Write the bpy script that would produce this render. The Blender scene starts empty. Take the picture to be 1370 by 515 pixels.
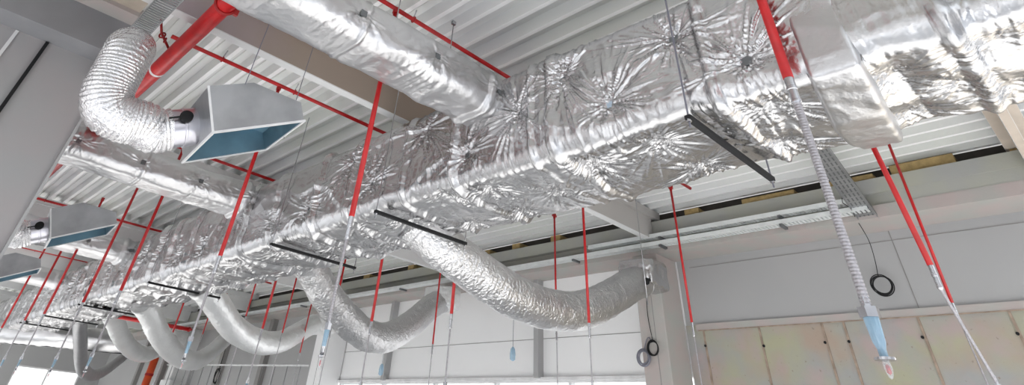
import bpy, bmesh, math, random
import numpy as np
from mathutils import Matrix, Vector

# ------------------------------------------------------------------ scene + units
scene = bpy.context.scene
COL = scene.collection
S, EYE = 1.5, 2.4                      # one survey unit = 1.5 m, lens height above the floor
rnd = random.Random(7)

def W(p):
    p = np.asarray(p, float)
    return p * S + np.array([0, 0, EYE])

# ------------------------------------------------------------------ noise (vectorised value noise)
def _hash(i, j, k):
    n = (i * 374761393 + j * 668265263 + k * 2147483647 * 3 + i * j * 31) & 0xffffffff
    n = (n ^ (n >> 13)) * 1274126177 & 0xffffffff
    n = (n ^ (n >> 16)) * 2246822519 & 0xffffffff
    return ((n ^ (n >> 15)) & 0xffff) / 65535.0

def vnoise(x, y, z):
    x, y, z = .74*x+.38*y-.555*z, -.13*x+.89*y+.437*z+5.3, .66*x-.25*y+.708*z
    return .5*_vn(x, y, z)*1.3+.5*_vn(.6*x+.8*z+9.1, y*1.07-3.7, .6*z-.8*x)*1.3

def _vn(x, y, z):
    xi, yi, zi = np.floor(x).astype(np.int64), np.floor(y).astype(np.int64), np.floor(z).astype(np.int64)
    fx, fy, fz = x - xi, y - yi, z - zi
    sx, sy, sz = fx*fx*(3-2*fx), fy*fy*(3-2*fy), fz*fz*(3-2*fz)
    r = 0
    for a in (0, 1):
        for b in (0, 1):
            for c in (0, 1):
                w = (sx if a else 1-sx) * (sy if b else 1-sy) * (sz if c else 1-sz)
                r = r + w * _hash(xi+a, yi+b, zi+c)
    return r * 2 - 1

def ridged(x, y, z):
    return 1 - np.abs(vnoise(x, y, z)) * 2

# ------------------------------------------------------------------ materials
def new_mat(name):
    m = bpy.data.materials.new(name); m.use_nodes = True
    nt = m.node_tree; b = nt.nodes['Principled BSDF']
    return m, nt, b

def N(nt, typ, **kw):
    n = nt.nodes.new(typ)
    for k, v in kw.items():
        if k in n.inputs: n.inputs[k].default_value = v
        else: setattr(n, k, v)
    return n

def simple(name, col, rough=.5, metal=0, var=.08, vscale=6, bump=0, bscale=60, spec=None, col2=None):
    m, nt, b = new_mat(name)
    b.inputs['Roughness'].default_value = rough
    b.inputs['Metallic'].default_value = metal
    tc = N(nt, 'ShaderNodeTexCoord')
    no = N(nt, 'ShaderNodeTexNoise'); no.inputs['Scale'].default_value = vscale; no.inputs['Detail'].default_value = 6
    nt.links.new(tc.outputs['Object'], no.inputs['Vector'])
    r = N(nt, 'ShaderNodeValToRGB')
    c2 = col2 or tuple(min(1, c*(1+var)) for c in col)
    c1 = col if col2 else tuple(c*(1-var) for c in col)
    r.color_ramp.elements[0].position = .35; r.color_ramp.elements[1].position = .65
    r.color_ramp.elements[0].color = (*c1, 1); r.color_ramp.elements[1].color = (*c2, 1)
    nt.links.new(no.outputs['Fac'], r.inputs['Fac']); nt.links.new(r.outputs['Color'], b.inputs['Base Color'])
    if bump:
        n2 = N(nt, 'ShaderNodeTexNoise'); n2.inputs['Scale'].default_value = bscale; n2.inputs['Detail'].default_value = 4
        nt.links.new(tc.outputs['Object'], n2.inputs['Vector'])
        bp = N(nt, 'ShaderNodeBump'); bp.inputs['Strength'].default_value = bump; bp.inputs['Distance'].default_value = .01
        nt.links.new(n2.outputs['Fac'], bp.inputs['Height']); nt.links.new(bp.outputs['Normal'], b.inputs['Normal'])
    return m

def foil_mat(name, base, rough, b1, s1, b2, s2, stretch=(1, 1, 1)):
    m, nt, b = new_mat(name)
    b.inputs['Metallic'].default_value = 1; b.inputs['Roughness'].default_value = rough
    tc = N(nt, 'ShaderNodeTexCoord')
    mp = N(nt, 'ShaderNodeMapping'); mp.inputs['Scale'].default_value = stretch
    nt.links.new(tc.outputs['Object'], mp.inputs['Vector'])
    no = N(nt, 'ShaderNodeTexNoise'); no.inputs['Scale'].default_value = 2.2; no.inputs['Detail'].default_value = 3
    nt.links.new(tc.outputs['Object'], no.inputs['Vector'])
    r = N(nt, 'ShaderNodeValToRGB')
    r.color_ramp.elements[0].position = .35; r.color_ramp.elements[1].position = .7
    r.color_ramp.elements[0].color = (*[c*.90 for c in base], 1); r.color_ramp.elements[1].color = (*base, 1)
    nt.links.new(no.outputs['Fac'], r.inputs['Fac']); nt.links.new(r.outputs['Color'], b.inputs['Base Color'])
    v = N(nt, 'ShaderNodeTexVoronoi'); v.feature = 'F1'; v.inputs['Scale'].default_value = s1
    wn = N(nt, 'ShaderNodeTexNoise'); wn.inputs['Scale'].default_value = s1*.7; wn.inputs['Detail'].default_value = 2
    nt.links.new(mp.outputs['Vector'], wn.inputs['Vector'])
    mix = N(nt, 'ShaderNodeVectorMath'); mix.operation = 'MULTIPLY_ADD'
    mix.inputs[1].default_value = (.12, .12, .12)
    nt.links.new(wn.outputs['Color'], mix.inputs[0]); nt.links.new(mp.outputs['Vector'], mix.inputs[2])
    nt.links.new(mix.outputs['Vector'], v.inputs['Vector'])
    bp = N(nt, 'ShaderNodeBump'); bp.inputs['Strength'].default_value = b1; bp.inputs['Distance'].default_value = .012
    nt.links.new(v.outputs['Distance'], bp.inputs['Height'])
    n2 = N(nt, 'ShaderNodeTexNoise'); n2.inputs['Scale'].default_value = s2; n2.inputs['Detail'].default_value = 5
    nt.links.new(mp.outputs['Vector'], n2.inputs['Vector'])
    bp2 = N(nt, 'ShaderNodeBump'); bp2.inputs['Strength'].default_value = b2; bp2.inputs['Distance'].default_value = .01
    nt.links.new(n2.outputs['Fac'], bp2.inputs['Height']); nt.links.new(bp.outputs['Normal'], bp2.inputs['Normal'])
    nt.links.new(bp2.outputs['Normal'], b.inputs['Normal'])
    return m

M = {}
M['foil'] = foil_mat('aluminium_foil', (.66, .655, .66), .27, .08, 7, .22, 46)
M['foil_branch'] = foil_mat('aluminium_foil_smooth', (.68, .675, .68), .34, .10, 9, .25, 45)
M['foil_flex'] = foil_mat('flexible_duct_foil', (.72, .715, .72), .28, .6, 26, .4, 60)
M['foil_flex_far'] = foil_mat('flexible_duct_foil_lit', (.98, .985, .98), .30, .4, 18, .3, 40)  # window light on the far ducts and boxes, put into a paler foil
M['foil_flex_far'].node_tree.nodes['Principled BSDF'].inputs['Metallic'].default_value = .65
M['foil_bare'] = foil_mat('corrugated_aluminium', (.88, .87, .88), .24, .4, 34, .3, 70)
M['galv'] = simple('galvanised_sheet', (.40, .41, .42), .42, .85, .12, 5, .06, 90)
M['hood_inside'] = simple('bluish_hood_inside', (.17, .29, .36), .45, .55, .2, 4)  # bluish tone for the inside of the hoods, darker than the shell
M['zinc_bright'] = simple('bright_sheet', (.66, .65, .70), .28, .95, .1, 4)
M['steel'] = simple('chrome_steel', (.56, .56, .58), .2, 1, .05, 20)
M['braid'] = simple('braided_steel', (.46, .44, .46), .33, .9, .12, 90, .3, 400)
M['red'] = simple('red_enamel', (.52, .010, .012), .33, 0, .15, 9)
M['redfit'] = simple('dark_red_enamel', (.38, .012, .012), .4, 0, .15, 9)
M['orange'] = simple('orange_red_paint', (.85, .11, .03), .4)
M['deck'] = simple('painted_deck', (.80, .80, .805), .5, 0, .05, .5, col2=(.77, .78, .735))
M['concrete'] = simple('beam_concrete', (.42, .42, .40), .8, 0, .08, 2.2, .15, 40, col2=(.45, .45, .38))
M['whitebeam'] = simple('white_beam', (.78, .78, .775), .75, 0, .04, 2)
M['soffit_tan'] = simple('tan_beam_soffit', (.60, .52, .44), .8, 0, .08, 3)
M['stain'] = simple('stained_concrete', (.44, .44, .41), .8, 0, .05, 3.4, .15, 40, col2=(.49, .42, .40))
M['panel'] = simple('wall_panel_grey', (.44, .44, .44), .7, 0, .02, 1)
M['panelw'] = simple('wall_panel_white', (.95, .95, .95), .7, 0, .015, 1)
M['leftwall'] = simple('left_wall_plaster', (.39, .39, .39), .8, 0, .05, 2.5, .08, 30, col2=(.41, .385, .385))
M['graybeam'] = simple('grey_girder', (.30, .30, .31), .8, 0, .06, 3)
M['deck_rib_lit'] = simple('rib_painted_light', (.97, .97, .965), .4, 0, .02, 1)  # light caught by the low ribs, put into a brighter colour
M['seam'] = simple('dark_joint', (.30, .29, .28), .8)
M['seamtan'] = simple('rusty_joint', (.36, .28, .22), .85, 0, .2, 12)
M['black'] = simple('black_rubber', (.010, .010, .011), .85)
M['gap_shade'] = simple('gap_shade_paint', (.09, .08, .07), .9)  # shade inside the roof gap, put into a dark colour
M['wood'] = simple('packing_wood', (.42, .30, .13), .8, 0, .2, 14)
M['plywood'] = simple('brown_plywood', (.50, .43, .35), .8, 0, .08, 5)
M['tape'] = simple('grey_washer', (.22, .23, .24), .35, .8)
M['washer_blue'] = simple('pale_blue_washer', (.55, .66, .78), .3, .2)
M['floor'] = simple('floor_screed', (.66, .66, .66), .55, 0, .06, .8)
M['grey_tube'] = simple('grey_tube', (.20, .20, .24), .5)
M['frame_w'] = simple('white_frame', (.80, .80, .80), .5)

def plastic(name, col, alpha):
    m, nt, b = new_mat(name)
    tc = N(nt, 'ShaderNodeTexCoord'); no = N(nt, 'ShaderNodeTexNoise'); no.inputs['Scale'].default_value = 20
    nt.links.new(tc.outputs['Object'], no.inputs['Vector'])
    r = N(nt, 'ShaderNodeValToRGB'); r.color_ramp.elements[0].color = (*[c*.85 for c in col], 1); r.color_ramp.elements[1].color = (*col, 1)
    nt.links.new(no.outputs['Fac'], r.inputs['Fac']); nt.links.new(r.outputs['Color'], b.inputs['Base Color'])
    b.inputs['Roughness'].default_value = .15; b.inputs['Alpha'].default_value = alpha
    return m
M['blue_cap'] = plastic('clear_blue_cap', (.42, .66, .85), .6)
M['clear_cap'] = plastic('clear_cap', (.85, .90, .93), .3)

def glass_mat():
    m, nt, b = new_mat('window_glass')
    b.inputs['Base Color'].default_value = (.95, .98, 1, 1); b.inputs['Roughness'].default_value = .05
    b.inputs['Alpha'].default_value = .12
    return m
M['glass'] = glass_mat()

# brown formwork stain on the left stretch of the first girder, grey-pink further right
def girder_mat():
    m, nt, b = new_mat('girder_concrete')
    b.inputs['Roughness'].default_value = .8
    tc = N(nt, 'ShaderNodeTexCoord'); geo = N(nt, 'ShaderNodeNewGeometry')
    sp = N(nt, 'ShaderNodeSeparateXYZ'); nt.links.new(geo.outputs['Position'], sp.inputs[0])
    no = N(nt, 'ShaderNodeTexNoise'); no.inputs['Scale'].default_value = 2.5; no.inputs['Detail'].default_value = 5
    nt.links.new(tc.outputs['Object'], no.inputs['Vector'])
    ma = N(nt, 'ShaderNodeMath'); ma.operation = 'MULTIPLY_ADD'; ma.inputs[1].default_value = 1.2
    nt.links.new(no.outputs['Fac'], ma.inputs[0]); nt.links.new(sp.outputs['X'], ma.inputs[2])
    mr = N(nt, 'ShaderNodeMapRange'); mr.inputs['From Min'].default_value = -3; mr.inputs['From Max'].default_value = 9
    nt.links.new(ma.outputs[0], mr.inputs['Value'])
    r = N(nt, 'ShaderNodeValToRGB'); cr = r.color_ramp
    cr.elements[0].position = .25; cr.elements[0].color = (.42, .37, .36, 1)
    cr.elements[1].position = .72; cr.elements[1].color = (.46, .44, .42, 1)
    for p, c in ((.36, (.41, .34, .35)), (.42, (.36, .29, .24)), (.58, (.38, .31, .25))):
        e = cr.elements.new(p); e.color = (*c, 1)
    nt.links.new(mr.outputs[0], r.inputs['Fac']); nt.links.new(r.outputs['Color'], b.inputs['Base Color'])
    return m
M['girder'] = girder_mat()

# lower concrete wall: green-yellow stains, pink patches, small specks
def stain_wall():
    m, nt, b = new_mat('formwork_concrete')
    b.inputs['Roughness'].default_value = .8
    tc = N(nt, 'ShaderNodeTexCoord')
    def noise(sc, det=4):
        n = N(nt, 'ShaderNodeTexNoise'); n.inputs['Scale'].default_value = sc; n.inputs['Detail'].default_value = det
        nt.links.new(tc.outputs['Object'], n.inputs['Vector']); return n
    def ramp(n, a, c):
        mr = N(nt, 'ShaderNodeMapRange'); mr.inputs['From Min'].default_value = a; mr.inputs['From Max'].default_value = c
        nt.links.new(n.outputs['Fac'], mr.inputs['Value']); return mr
    col = None
    base = N(nt, 'ShaderNodeRGB'); base.outputs[0].default_value = (.38, .38, .37, 1); col = base.outputs[0]
    for (sc, a, c, cc) in ((1.6, .42, .66, (.43, .42, .29)), (2.3, .47, .72, (.44, .35, .28)), (3.1, .50, .72, (.46, .37, .36)), (22, .66, .74, (.30, .26, .22))):
        n = noise(sc + .01); mp = ramp(n, a, c)
        mx = N(nt, 'ShaderNodeMix'); mx.data_type = 'RGBA'
        mx.inputs['B'].default_value = (*cc, 1) if False else (0, 0, 0, 1)
        for s in mx.inputs:
            if s.name == 'B' and s.type == 'RGBA': s.default_value = (*cc, 1)
        A = [s for s in mx.inputs if s.name == 'A' and s.type == 'RGBA'][0]
        nt.links.new(mp.outputs[0], mx.inputs['Factor']); nt.links.new(col, A)
        col = [s for s in mx.outputs if s.type == 'RGBA'][0]
    nt.links.new(col, b.inputs['Base Color'])
    n = noise(30); bp = N(nt, 'ShaderNodeBump'); bp.inputs['Strength'].default_value = .15; bp.inputs['Distance'].default_value = .01
    nt.links.new(n.outputs['Fac'], bp.inputs['Height']); nt.links.new(bp.outputs['Normal'], b.inputs['Normal'])
    return m
M['formwork'] = stain_wall()

# ------------------------------------------------------------------ mesh builder (survey units)
class MB:
    def __init__(s): s.v = []; s.f = []
    def add(s, verts, faces):
        n = len(s.v); s.v.extend([tuple(map(float, p)) for p in verts]); s.f.extend([tuple(i+n for i in f) for f in faces]); return s
    def box(s, x0, x1, y0, y1, z0, z1, R=None, T=None):
        P = [(x, y, z) for x in (x0, x1) for y in (y0, y1) for z in (z0, z1)]
        if R is not None: P = [tuple(R @ np.array(p) + T) for p in P]
        return s.add(P, [(0,1,3,2), (4,6,7,5), (0,4,5,1), (2,3,7,6), (0,2,6,4), (1,5,7,3)])
    def grid(s, P, close_u=False, close_v=False):
        P = np.asarray(P); n, m = P.shape[:2]
        i, j = np.meshgrid(np.arange(n if close_u else n-1), np.arange(m if close_v else m-1), indexing='ij')
        i2, j2 = (i+1) % n, (j+1) % m
        F = np.stack([i*m+j, i2*m+j, i2*m+j2, i*m+j2], -1).reshape(-1, 4)
        base = len(s.v); s.v.extend(map(tuple, P.reshape(-1, 3).tolist())); s.f.extend(map(tuple, (F+base).tolist())); return s
    def tube(s, path, r, n=12, cap=True):
        path = [np.asarray(p, float) for p in path]; m = len(path)
        rr = r if hasattr(r, '__len__') else [r]*m
        fr = frames(path); base = len(s.v)
        for k in range(m):
            a, b = fr[k]
            for q in range(n):
                t = 2*math.pi*q/n; s.v.append(tuple(path[k] + rr[k]*(math.cos(t)*a + math.sin(t)*b)))
        for k in range(m-1):
            for q in range(n):
                s.f.append((base+k*n+q, base+k*n+(q+1) % n, base+(k+1)*n+(q+1) % n, base+(k+1)*n+q))
        if cap:
            s.f.append(tuple(base+q for q in reversed(range(n)))); s.f.append(tuple(base+(m-1)*n+q for q in range(n)))
        return s
    def lathe(s, prof, c, n=20, R=None):
        """prof: list of (radius, height along +z from c)."""
        base = len(s.v); m = len(prof)
        for (r, h) in prof:
            for q in range(n):
                t = 2*math.pi*q/n; p = np.array([r*math.cos(t), r*math.sin(t), h])
                if R is not None: p = R @ p
                s.v.append(tuple(p + np.asarray(c)))
        for k in range(m-1):
            for q in range(n):
                s.f.append((base+k*n+q, base+k*n+(q+1) % n, base+(k+1)*n+(q+1) % n, base+(k+1)*n+q))
        s.f.append(tuple(base+q for q in reversed(range(n)))); s.f.append(tuple(base+(m-1)*n+q for q in range(n)))
        return s
    def ring(s, c, axis, R, r, n=28, m=8, a0=0, a1=2*math.pi):
        ax = np.asarray(axis, float); ax /= np.linalg.norm(ax)
        u = np.cross(ax, [0, 0, 1] if abs(ax[2]) < .9 else [1, 0, 0]); u /= np.linalg.norm(u); v = np.cross(ax, u)
        full = abs(a1-a0-2*math.pi) < 1e-6
        path = [np.asarray(c)+R*(math.cos(a0+(a1-a0)*k/n)*u+math.sin(a0+(a1-a0)*k/n)*v) for k in range(n+1)]
        return s.tube(path, r, m, cap=not full)
    def build(s, name, mat, parent=None, smooth=False, bevel=0):
        v = W(np.array(s.v))
        base = np.array([(v[:, 0].min()+v[:, 0].max())/2, (v[:, 1].min()+v[:, 1].max())/2, v[:, 2].min()])
        me = bpy.data.meshes.new(name)
        me.from_pydata((v-base).tolist(), [], s.f); me.update()
        if smooth: me.shade_smooth()
        me.materials.append(mat)
        o = bpy.data.objects.new(name, me); COL.objects.link(o)
        if parent is None: o.location = base
        else:
            o.parent = parent; o.location = base - np.array(WL(parent))
        if bevel:
            b = o.modifiers.new('bevel', 'BEVEL'); b.width = bevel; b.segments = 2; b.limit_method = 'ANGLE'
        return o

def WL(o):
    l = np.array(o.location)
    while o.parent: o = o.parent; l = l + np.array(o.location)
    return l

def frames(path):
    m = len(path); T = []
    for k in range(m):
        a = path[max(k-1, 0)]; b = path[min(k+1, m-1)]; t = b-a; T.append(t/(np.linalg.norm(t)+1e-12))
    ref = np.array([0, 0, 1.]) if abs(T[0][2]) < .9 else np.array([0, 1., 0])
    a = np.cross(T[0], ref); a /= np.linalg.norm(a); out = []
    for k in range(m):
        a = a - T[k]*(a @ T[k]); a /= np.linalg.norm(a); out.append((a, np.cross(T[k], a)))
    return out

def tag(o, label=None, cat=None, group=None, kind=None):
    if label: o['label'] = label
    if cat: o['category'] = cat
    if group: o['group'] = group
    if kind: o['kind'] = kind
    return o

def thing(name, label, cat, loc, group=None):
    o = bpy.data.objects.new(name, None); COL.objects.link(o); o.empty_display_size = .05
    o.location = W(loc); return tag(o, label, cat, group)

def struct(o, label=None): return tag(o, label, None, None, 'structure')

def copy_tree(o, parent=None):
    c = o.copy(); COL.objects.link(c); c.parent = parent
    for ch in list(o.children): copy_tree(ch, c)
    return c

def catmull(P, step):
    P = [np.asarray(p, float) for p in P]; P = [2*P[0]-P[1]] + P + [2*P[-1]-P[-2]]; out = []
    for k in range(1, len(P)-2):
        p0, p1, p2, p3 = P[k-1:k+3]; n = max(2, int(np.linalg.norm(p2-p1)/step))
        for i in range(n):
            t = i/n
            out.append(.5*((2*p1)+(-p0+p2)*t+(2*p0-5*p1+4*p2-p3)*t*t+(-p0+3*p1-3*p2+p3)*t**3))
    out.append(P[-2]); return out

YEND = 20.0
# ------------------------------------------------------------------ the setting
# ribbed deck: narrow low ribs with raised flats between
m = MB(); pitch = .152; prof = []
x = -2.6
xs0 = 1.34 - pitch*26
k = 0
while True:
    X = xs0 + k*pitch
    if X > 5.0: break
    prof += [(X-.014, 1.872), (X+.014, 1.872), (X+.028, 1.945), (X+.062, 1.945), (X+.068, 1.938), (X+.074, 1.945), (X+.124, 1.945)]
    k += 1
ys = [-1.6, 0, 2.76, 5.5, 8.2, 10.9, 13.7, 16.4, YEND]
m.grid(np.array([[(px, y, pz) for y in ys] for px, pz in prof]))
o = m.build('ceiling', M['deck']); o.data.materials.append(M['deck_rib_lit'])
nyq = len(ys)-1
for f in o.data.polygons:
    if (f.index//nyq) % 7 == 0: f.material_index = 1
struct(o, 'white ribbed metal roof deck spanning between the girders')
m = MB().box(-2.7, 5.4, -1.6, YEND, 1.96, 2.0)
struct(m.build('trim_1', M['deck']), 'roof slab above the ribbed deck')

m = MB().box(-5, 5.6, -5, YEND+.3, -1.63, -1.6)
struct(m.build('floor', M['floor']), 'pale screed floor of the hall')

# girders across the hall, T shaped: flange under the deck, web below
girder_labels = ['pale concrete girder at the right edge with tan soffit',
 'brown stained girder running behind the front branch duct to the box column',
 'white girder behind the second flexible duct, sloping to the wall',
 'white girder meeting the main duct behind the third flexible duct',
 'far white girder, fourth beyond the brown one', 'far white girder, fifth row', 'far white girder, sixth row', 'last girder before the end wall']
for k in range(7):
    yc = .03 + 2.73*k if k else -.045
    fw, ww = (.07, .034) if k else (.085, .024)
    mt = M['girder'] if k == 1 else M['whitebeam']
    root = thing('trim_%d' % (k+2), None, None, (1.2, yc, 1.61)); struct(root, girder_labels[k])
    MB().box(-2.5, 4.88, yc-ww, yc+ww, 1.615, 1.80).build('web', mt, root)
    MB().box(-2.5, 4.99, yc-fw, yc+fw, 1.80, 1.872).build('flange', mt, root)
    if k == 0: MB().box(-2.5, 4.99, yc-fw+.002, yc+fw-.002, 1.797, 1.7999).build('flange_soffit', M['soffit_tan'], root)
    MB().box(-2.5, 4.88, yc-ww+.002, yc+ww-.002, 1.610, 1.6149).build('soffit', M['soffit_tan'] if k == 0 else M['whitebeam'], root)

# perimeter beam on the right: I section with web set back between haunches
root = thing('trim_9', None, None, (5.0, 9, 1.5)); struct(root, 'concrete edge beam along the top of the right wall')
MB().box(4.90, 5.22, -1.6, YEND, 1.67, 1.775).build('top_flange', M['concrete'], root)
MB().box(4.90, 5.30, -1.6, YEND, 1.50, 1.585).build('bottom_flange', M['stain'], root)
MB().box(4.965, 5.2, -1.6, YEND, 1.585, 1.67).build('web', M['concrete'], root)
def haunch(y0, y1, s0, s1):
    P = []
    for (y, xx) in ((y0-s0, 4.966), (y0, 4.903), (y1, 4.903), (y1+s1, 4.966)):
        P.append((xx, y, 1.585)); P.append((xx, y, 1.67))
    P += [(4.97, y0-s0, 1.585), (4.97, y0-s0, 1.67), (4.97, y1+s1, 1.585), (4.97, y1+s1, 1.67)]
    h = MB().add(P, [(0,2,3,1), (2,4,5,3), (4,6,7,5), (0,1,9,8), (6,10,11,7), (0,8,10,6,4,2), (1,3,5,7,11,9)])
    return h.build('haunch', M['concrete'], root)
haunch(2.45, 3.35, .25, .25); haunch(-1.5, .75, .1, .3); haunch(7.9, 8.7, .25, .25); haunch(13.3, 14.1, .25, .25)
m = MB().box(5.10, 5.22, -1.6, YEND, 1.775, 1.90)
struct(m.build('trim_10', M['gap_shade']), 'board painted dark as the shaded gap between roof deck and edge beam')
# packing blocks in the gap
bl = [(1.42, 1.86, .5), (.84, 1.20, .5), (.32, .72, .8), (2.26, 2.40, .6), (3.86, 3.99, .7), (4.44, 4.56, .7), (4.92, 5.12, .6), (5.74, 5.86, .7), (6.35, 6.47, .7), (7.35, 7.5, .6), (9.0, 9.15, .6), (-.4, .02, .6)]
blab = ['long tan packing board in roof gap left of the angled tray', 'tan packing board in roof gap right of the angled tray', 'yellow packing board in roof gap between red drops and right girder',
 'short wood block in roof gap just right of the girder end', 'first wood block in roof gap left of the brown girder end', 'second wood block in roof gap left of the brown girder end', 'wide wood block in roof gap above the first flexible duct',
 'small wood block in roof gap above the white girder', 'small wood block in roof gap right of the hanging drop by the second girder', 'wood block in roof gap seen between hose and second flexible duct', 'distant wood block in roof gap near third flexible duct', 'wood block in roof gap at right frame edge']
for (a, b, h), lb in zip(bl, blab):
    mm = MB().box(4.925, 5.09, a, b, 1.777, 1.777+.092*h, ); o = mm.build('packing_block', M['wood'], bevel=.004)
    tag(o, lb, 'wood block', 'wood blocks packed under the roof edge')

# right wall
struct(MB().box(5.25, 5.35, -1.6, 2.72, .97, 1.50).build('wall_right', M['panel']), 'grey upper wall panels on the right')
struct(MB().box(5.25, 5.35, 2.72, 8.3, .60, 1.50).build('wall_right_2', M['panelw']), 'white wall panels behind the first two flexible ducts')
struct(MB().box(5.25, 5.35, 8.3, YEND, -1.6, 1.50).build('wall_right_3', M['panel']), 'grey far wall panels on the right')
struct(MB().box(5.24, 5.36, -1.6, 2.72, -1.6, .97).build('wall_right_4', M['formwork']), 'stained formwork concrete lower wall')
struct(MB().box(5.24, 5.36, 2.72, 8.3, -1.6, -.25).build('wall_right_5', M['panelw']), 'white wall under the window band')
struct(MB().box(5.225, 5.24, -1.6, 2.62, .925, .975).build('trim_11', M['stain']), 'pinkish stained band on top of the concrete wall')
# joints on the walls: raised thin strips
m = MB()
m.box(5.246, 5.25, -1.6, 2.6, 1.43, 1.434); m.box(5.246, 5.25, .936, .942, .98, 1.5)
m.box(5.246, 5.25, 2.9, 8.3, .945, .950)
struct(m.build('trim_12', M['seam']), 'fine joints between wall panels')
m = MB()
for y in (2.56, 2.08, 1.60, 1.446, .967, .46, -.1, -.6):
    m.box(5.234, 5.24, y-.008, y+.008, -1.6, .925)
m.box(5.222, 5.225, -1.6, 2.6, .921, .929)
struct(m.build('trim_13', M['seamtan']), 'rusty formwork joints in the concrete wall')
m = MB()
Rx = np.array([[0, 0, 1], [0, 1, 0], [-1, 0, 0.]])
for y, z in ((2.564, .814), (2.072, .795), (1.611, .799), (1.447, .798), (.983, .804), (.47, .80)):
    m.lathe([(.010, 0), (.010, .006)], (5.231, y, z), 12, Rx)
struct(m.build('trim_14', M['black']), 'dark tie holes in the concrete wall')

# window band low in the white bay
def window(name, x0, y0, y1, z0, z1, nb, label, axis='y'):
    root = thing(name, None, None, (x0, (y0+y1)/2, z0)); struct(root, label)
    f = MB(); t = .03
    def bx(a0, a1, c0, c1):
        if axis == 'y': f.box(x0-.01, x0+.05, a0, a1, c0, c1)
        else: f.box(a0, a1, x0-.01, x0+.05, c0, c1)
    bx(y0, y1, z0, z0+t); bx(y0, y1, z1-t, z1)
    for q in range(nb+1):
        yy = y0+(y1-y0)*q/nb; bx(yy-t/2 if 0 < q < nb else (yy if q == 0 else yy-t), yy+t/2 if 0 < q < nb else (yy+t if q == 0 else yy), z0+t, z1-t)
    f.build('window_frame', M['frame_w'], root)
    g = MB()
    if axis == 'y': g.box(x0+.02, x0+.026, y0+t, y1-t, z0+t, z1-t)
    else: g.box(y0+t, y1-t, x0+.02, x0+.026, z0+t, z1-t)
    g.build('pane', M['glass'], root)
window('window_1', 5.26, 3.02, 8.1, -.25, .60, 5, 'long window band under the white panels')
struct(MB().box(5.20, 5.25, 2.98, 8.15, .585, .61).build('trim_15', M['frame_w']), 'white sill strip over the window band')

# unseen left piers and rear walls, added as stripes for the foil to reflect
for k in range(9):
    y = -5+k*3.0
    struct(MB().box(-5.3, -5.1, y, y+1.3, -1.6, 1.9).build('wall_left_%d' % (k+2), M['leftwall']), 'unseen grey pier on the left, added for striped foil reflections')
struct(MB().box(-5.3, -5.1, -5, YEND, 1.3, 1.9).build('wall_left_unseen', M['leftwall']), 'unseen grey lintel on the left, added for foil reflections')
struct(MB().box(-5.1, -1.2, -5.2, -5.0, -1.6, 1.9).build('wall_front_unseen', M['leftwall']), 'unseen grey wall behind the lens, added for foil reflections, left part')
struct(MB().box(1.2, 5.4, -5.2, -5.0, -1.6, 1.9).build('wall_front_unseen_2', M['leftwall']), 'unseen grey wall behind the lens, added for foil reflections, right part')

# columns and posts
def column(name, y0, y1, label, mat=M['whitebeam'], x0=4.9, x1=5.24):
    r = thing(name, None, None, ((x0+x1)/2, (y0+y1)/2, -1.6)); struct(r, label)
    MB().box(x0, x1, y0, y1, -1.6, 1.50).build('shaft', mat, r, bevel=.01)
    MB().box(x0-.003, x0, y0+.10, y0+.105, -1.6, 1.3).build('joint', M['seam'], r)
column('trim_16', 2.73, 2.98, 'grey pink column under the first foil wall box', M['stain'])
column('trim_17', 8.1, 8.4, 'white column beside the second sprinkler head', M['panelw'])
column('trim_18', 13.55, 13.85, 'far grey column near the orange pipe')
for k, (y, lab, mt) in enumerate(((4.40, 'slim wall post behind the first flexible duct', 'panel'), (7.0, 'slim wall post behind the second flexible duct', 'panel'),
                      (10.45, 'dark wall post left of the white column', 'seam'), (12.1, 'dark wall post beside the third wall box', 'seam'), (15.0, 'dark far wall post', 'seam'), (16.5, 'darkest far wall post', 'seam'))):
    o = MB().box(5.16, 5.25, y-(.06 if k > 1 else .03), y+(.06 if k > 1 else .03), -1.6 if k > 1 else .6, 1.5).build('trim_%d' % (19+k), M[mt]); struct(o, lab)

# end wall far away with a window
root_e = None
struct(MB().box(-2.5, 3.3, YEND-.6, YEND-.5, -1.6, 1.9).build('wall_back', M['panel']), 'far end wall left of the window')
struct(MB().box(3.3, 4.75, YEND-.6, YEND-.5, .80, 1.9).build('wall_back_2', M['panel']), 'far end wall above the window')
struct(MB().box(4.75, 5.3, YEND-.6, YEND-.5, -1.6, 1.9).build('wall_back_3', M['panel']), 'far end wall right of the window')
struct(MB().box(3.3, 4.75, YEND-.6, YEND-.5, -1.6, -.5).build('wall_back_4', M['panel']), 'far end wall under the window')
window('window_2', YEND-.58, 3.3, 4.75, -.5, .80, 2, 'bright window in the far end wall', axis='x')

# left cross wall with a girder in front of its top
YL = 3.66
struct(MB().box(-3.4, .34, YL, YL+.14, -1.6, 1.9).build('wall_left', M['leftwall']), 'grey cross wall filling the left edge')
struct(MB().box(.328, .342, YL-.022, YL, -1.6, 1.61).build('trim_25', M['panel']), 'pale edge strip down the corner of the left wall')
struct(MB().box(-2.5, .30, 3.475, YL, 1.61, 1.82).build('trim_26', M['graybeam']), 'grey girder in front of the left wall top')
struct(MB().box(-2.5, .30, 3.34, YL, 1.82, 1.87).build('trim_27', M['stain']), 'pinkish ledge over the grey girder')
o = MB().box(-.6, .285, 2.85, 3.339, 1.845, 1.87).build('ceiling_panel', M['plywood']); tag(o, 'brown plywood panel under the deck at top left behind the corrugated duct', 'panel')
# black conduit and pale strip on that wall
o = MB().box(-.026, -.008, YL-.02, YL, -.2, 1.605).build('wall_conduit', M['black']); tag(o, 'black straight conduit running up the left wall', 'conduit')
o = MB().box(-.176, -.160, YL-.012, YL, .7, 1.605).build('wall_batten', M['whitebeam']); tag(o, 'pale slim batten on the left wall beside the black conduit', 'batten')

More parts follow.
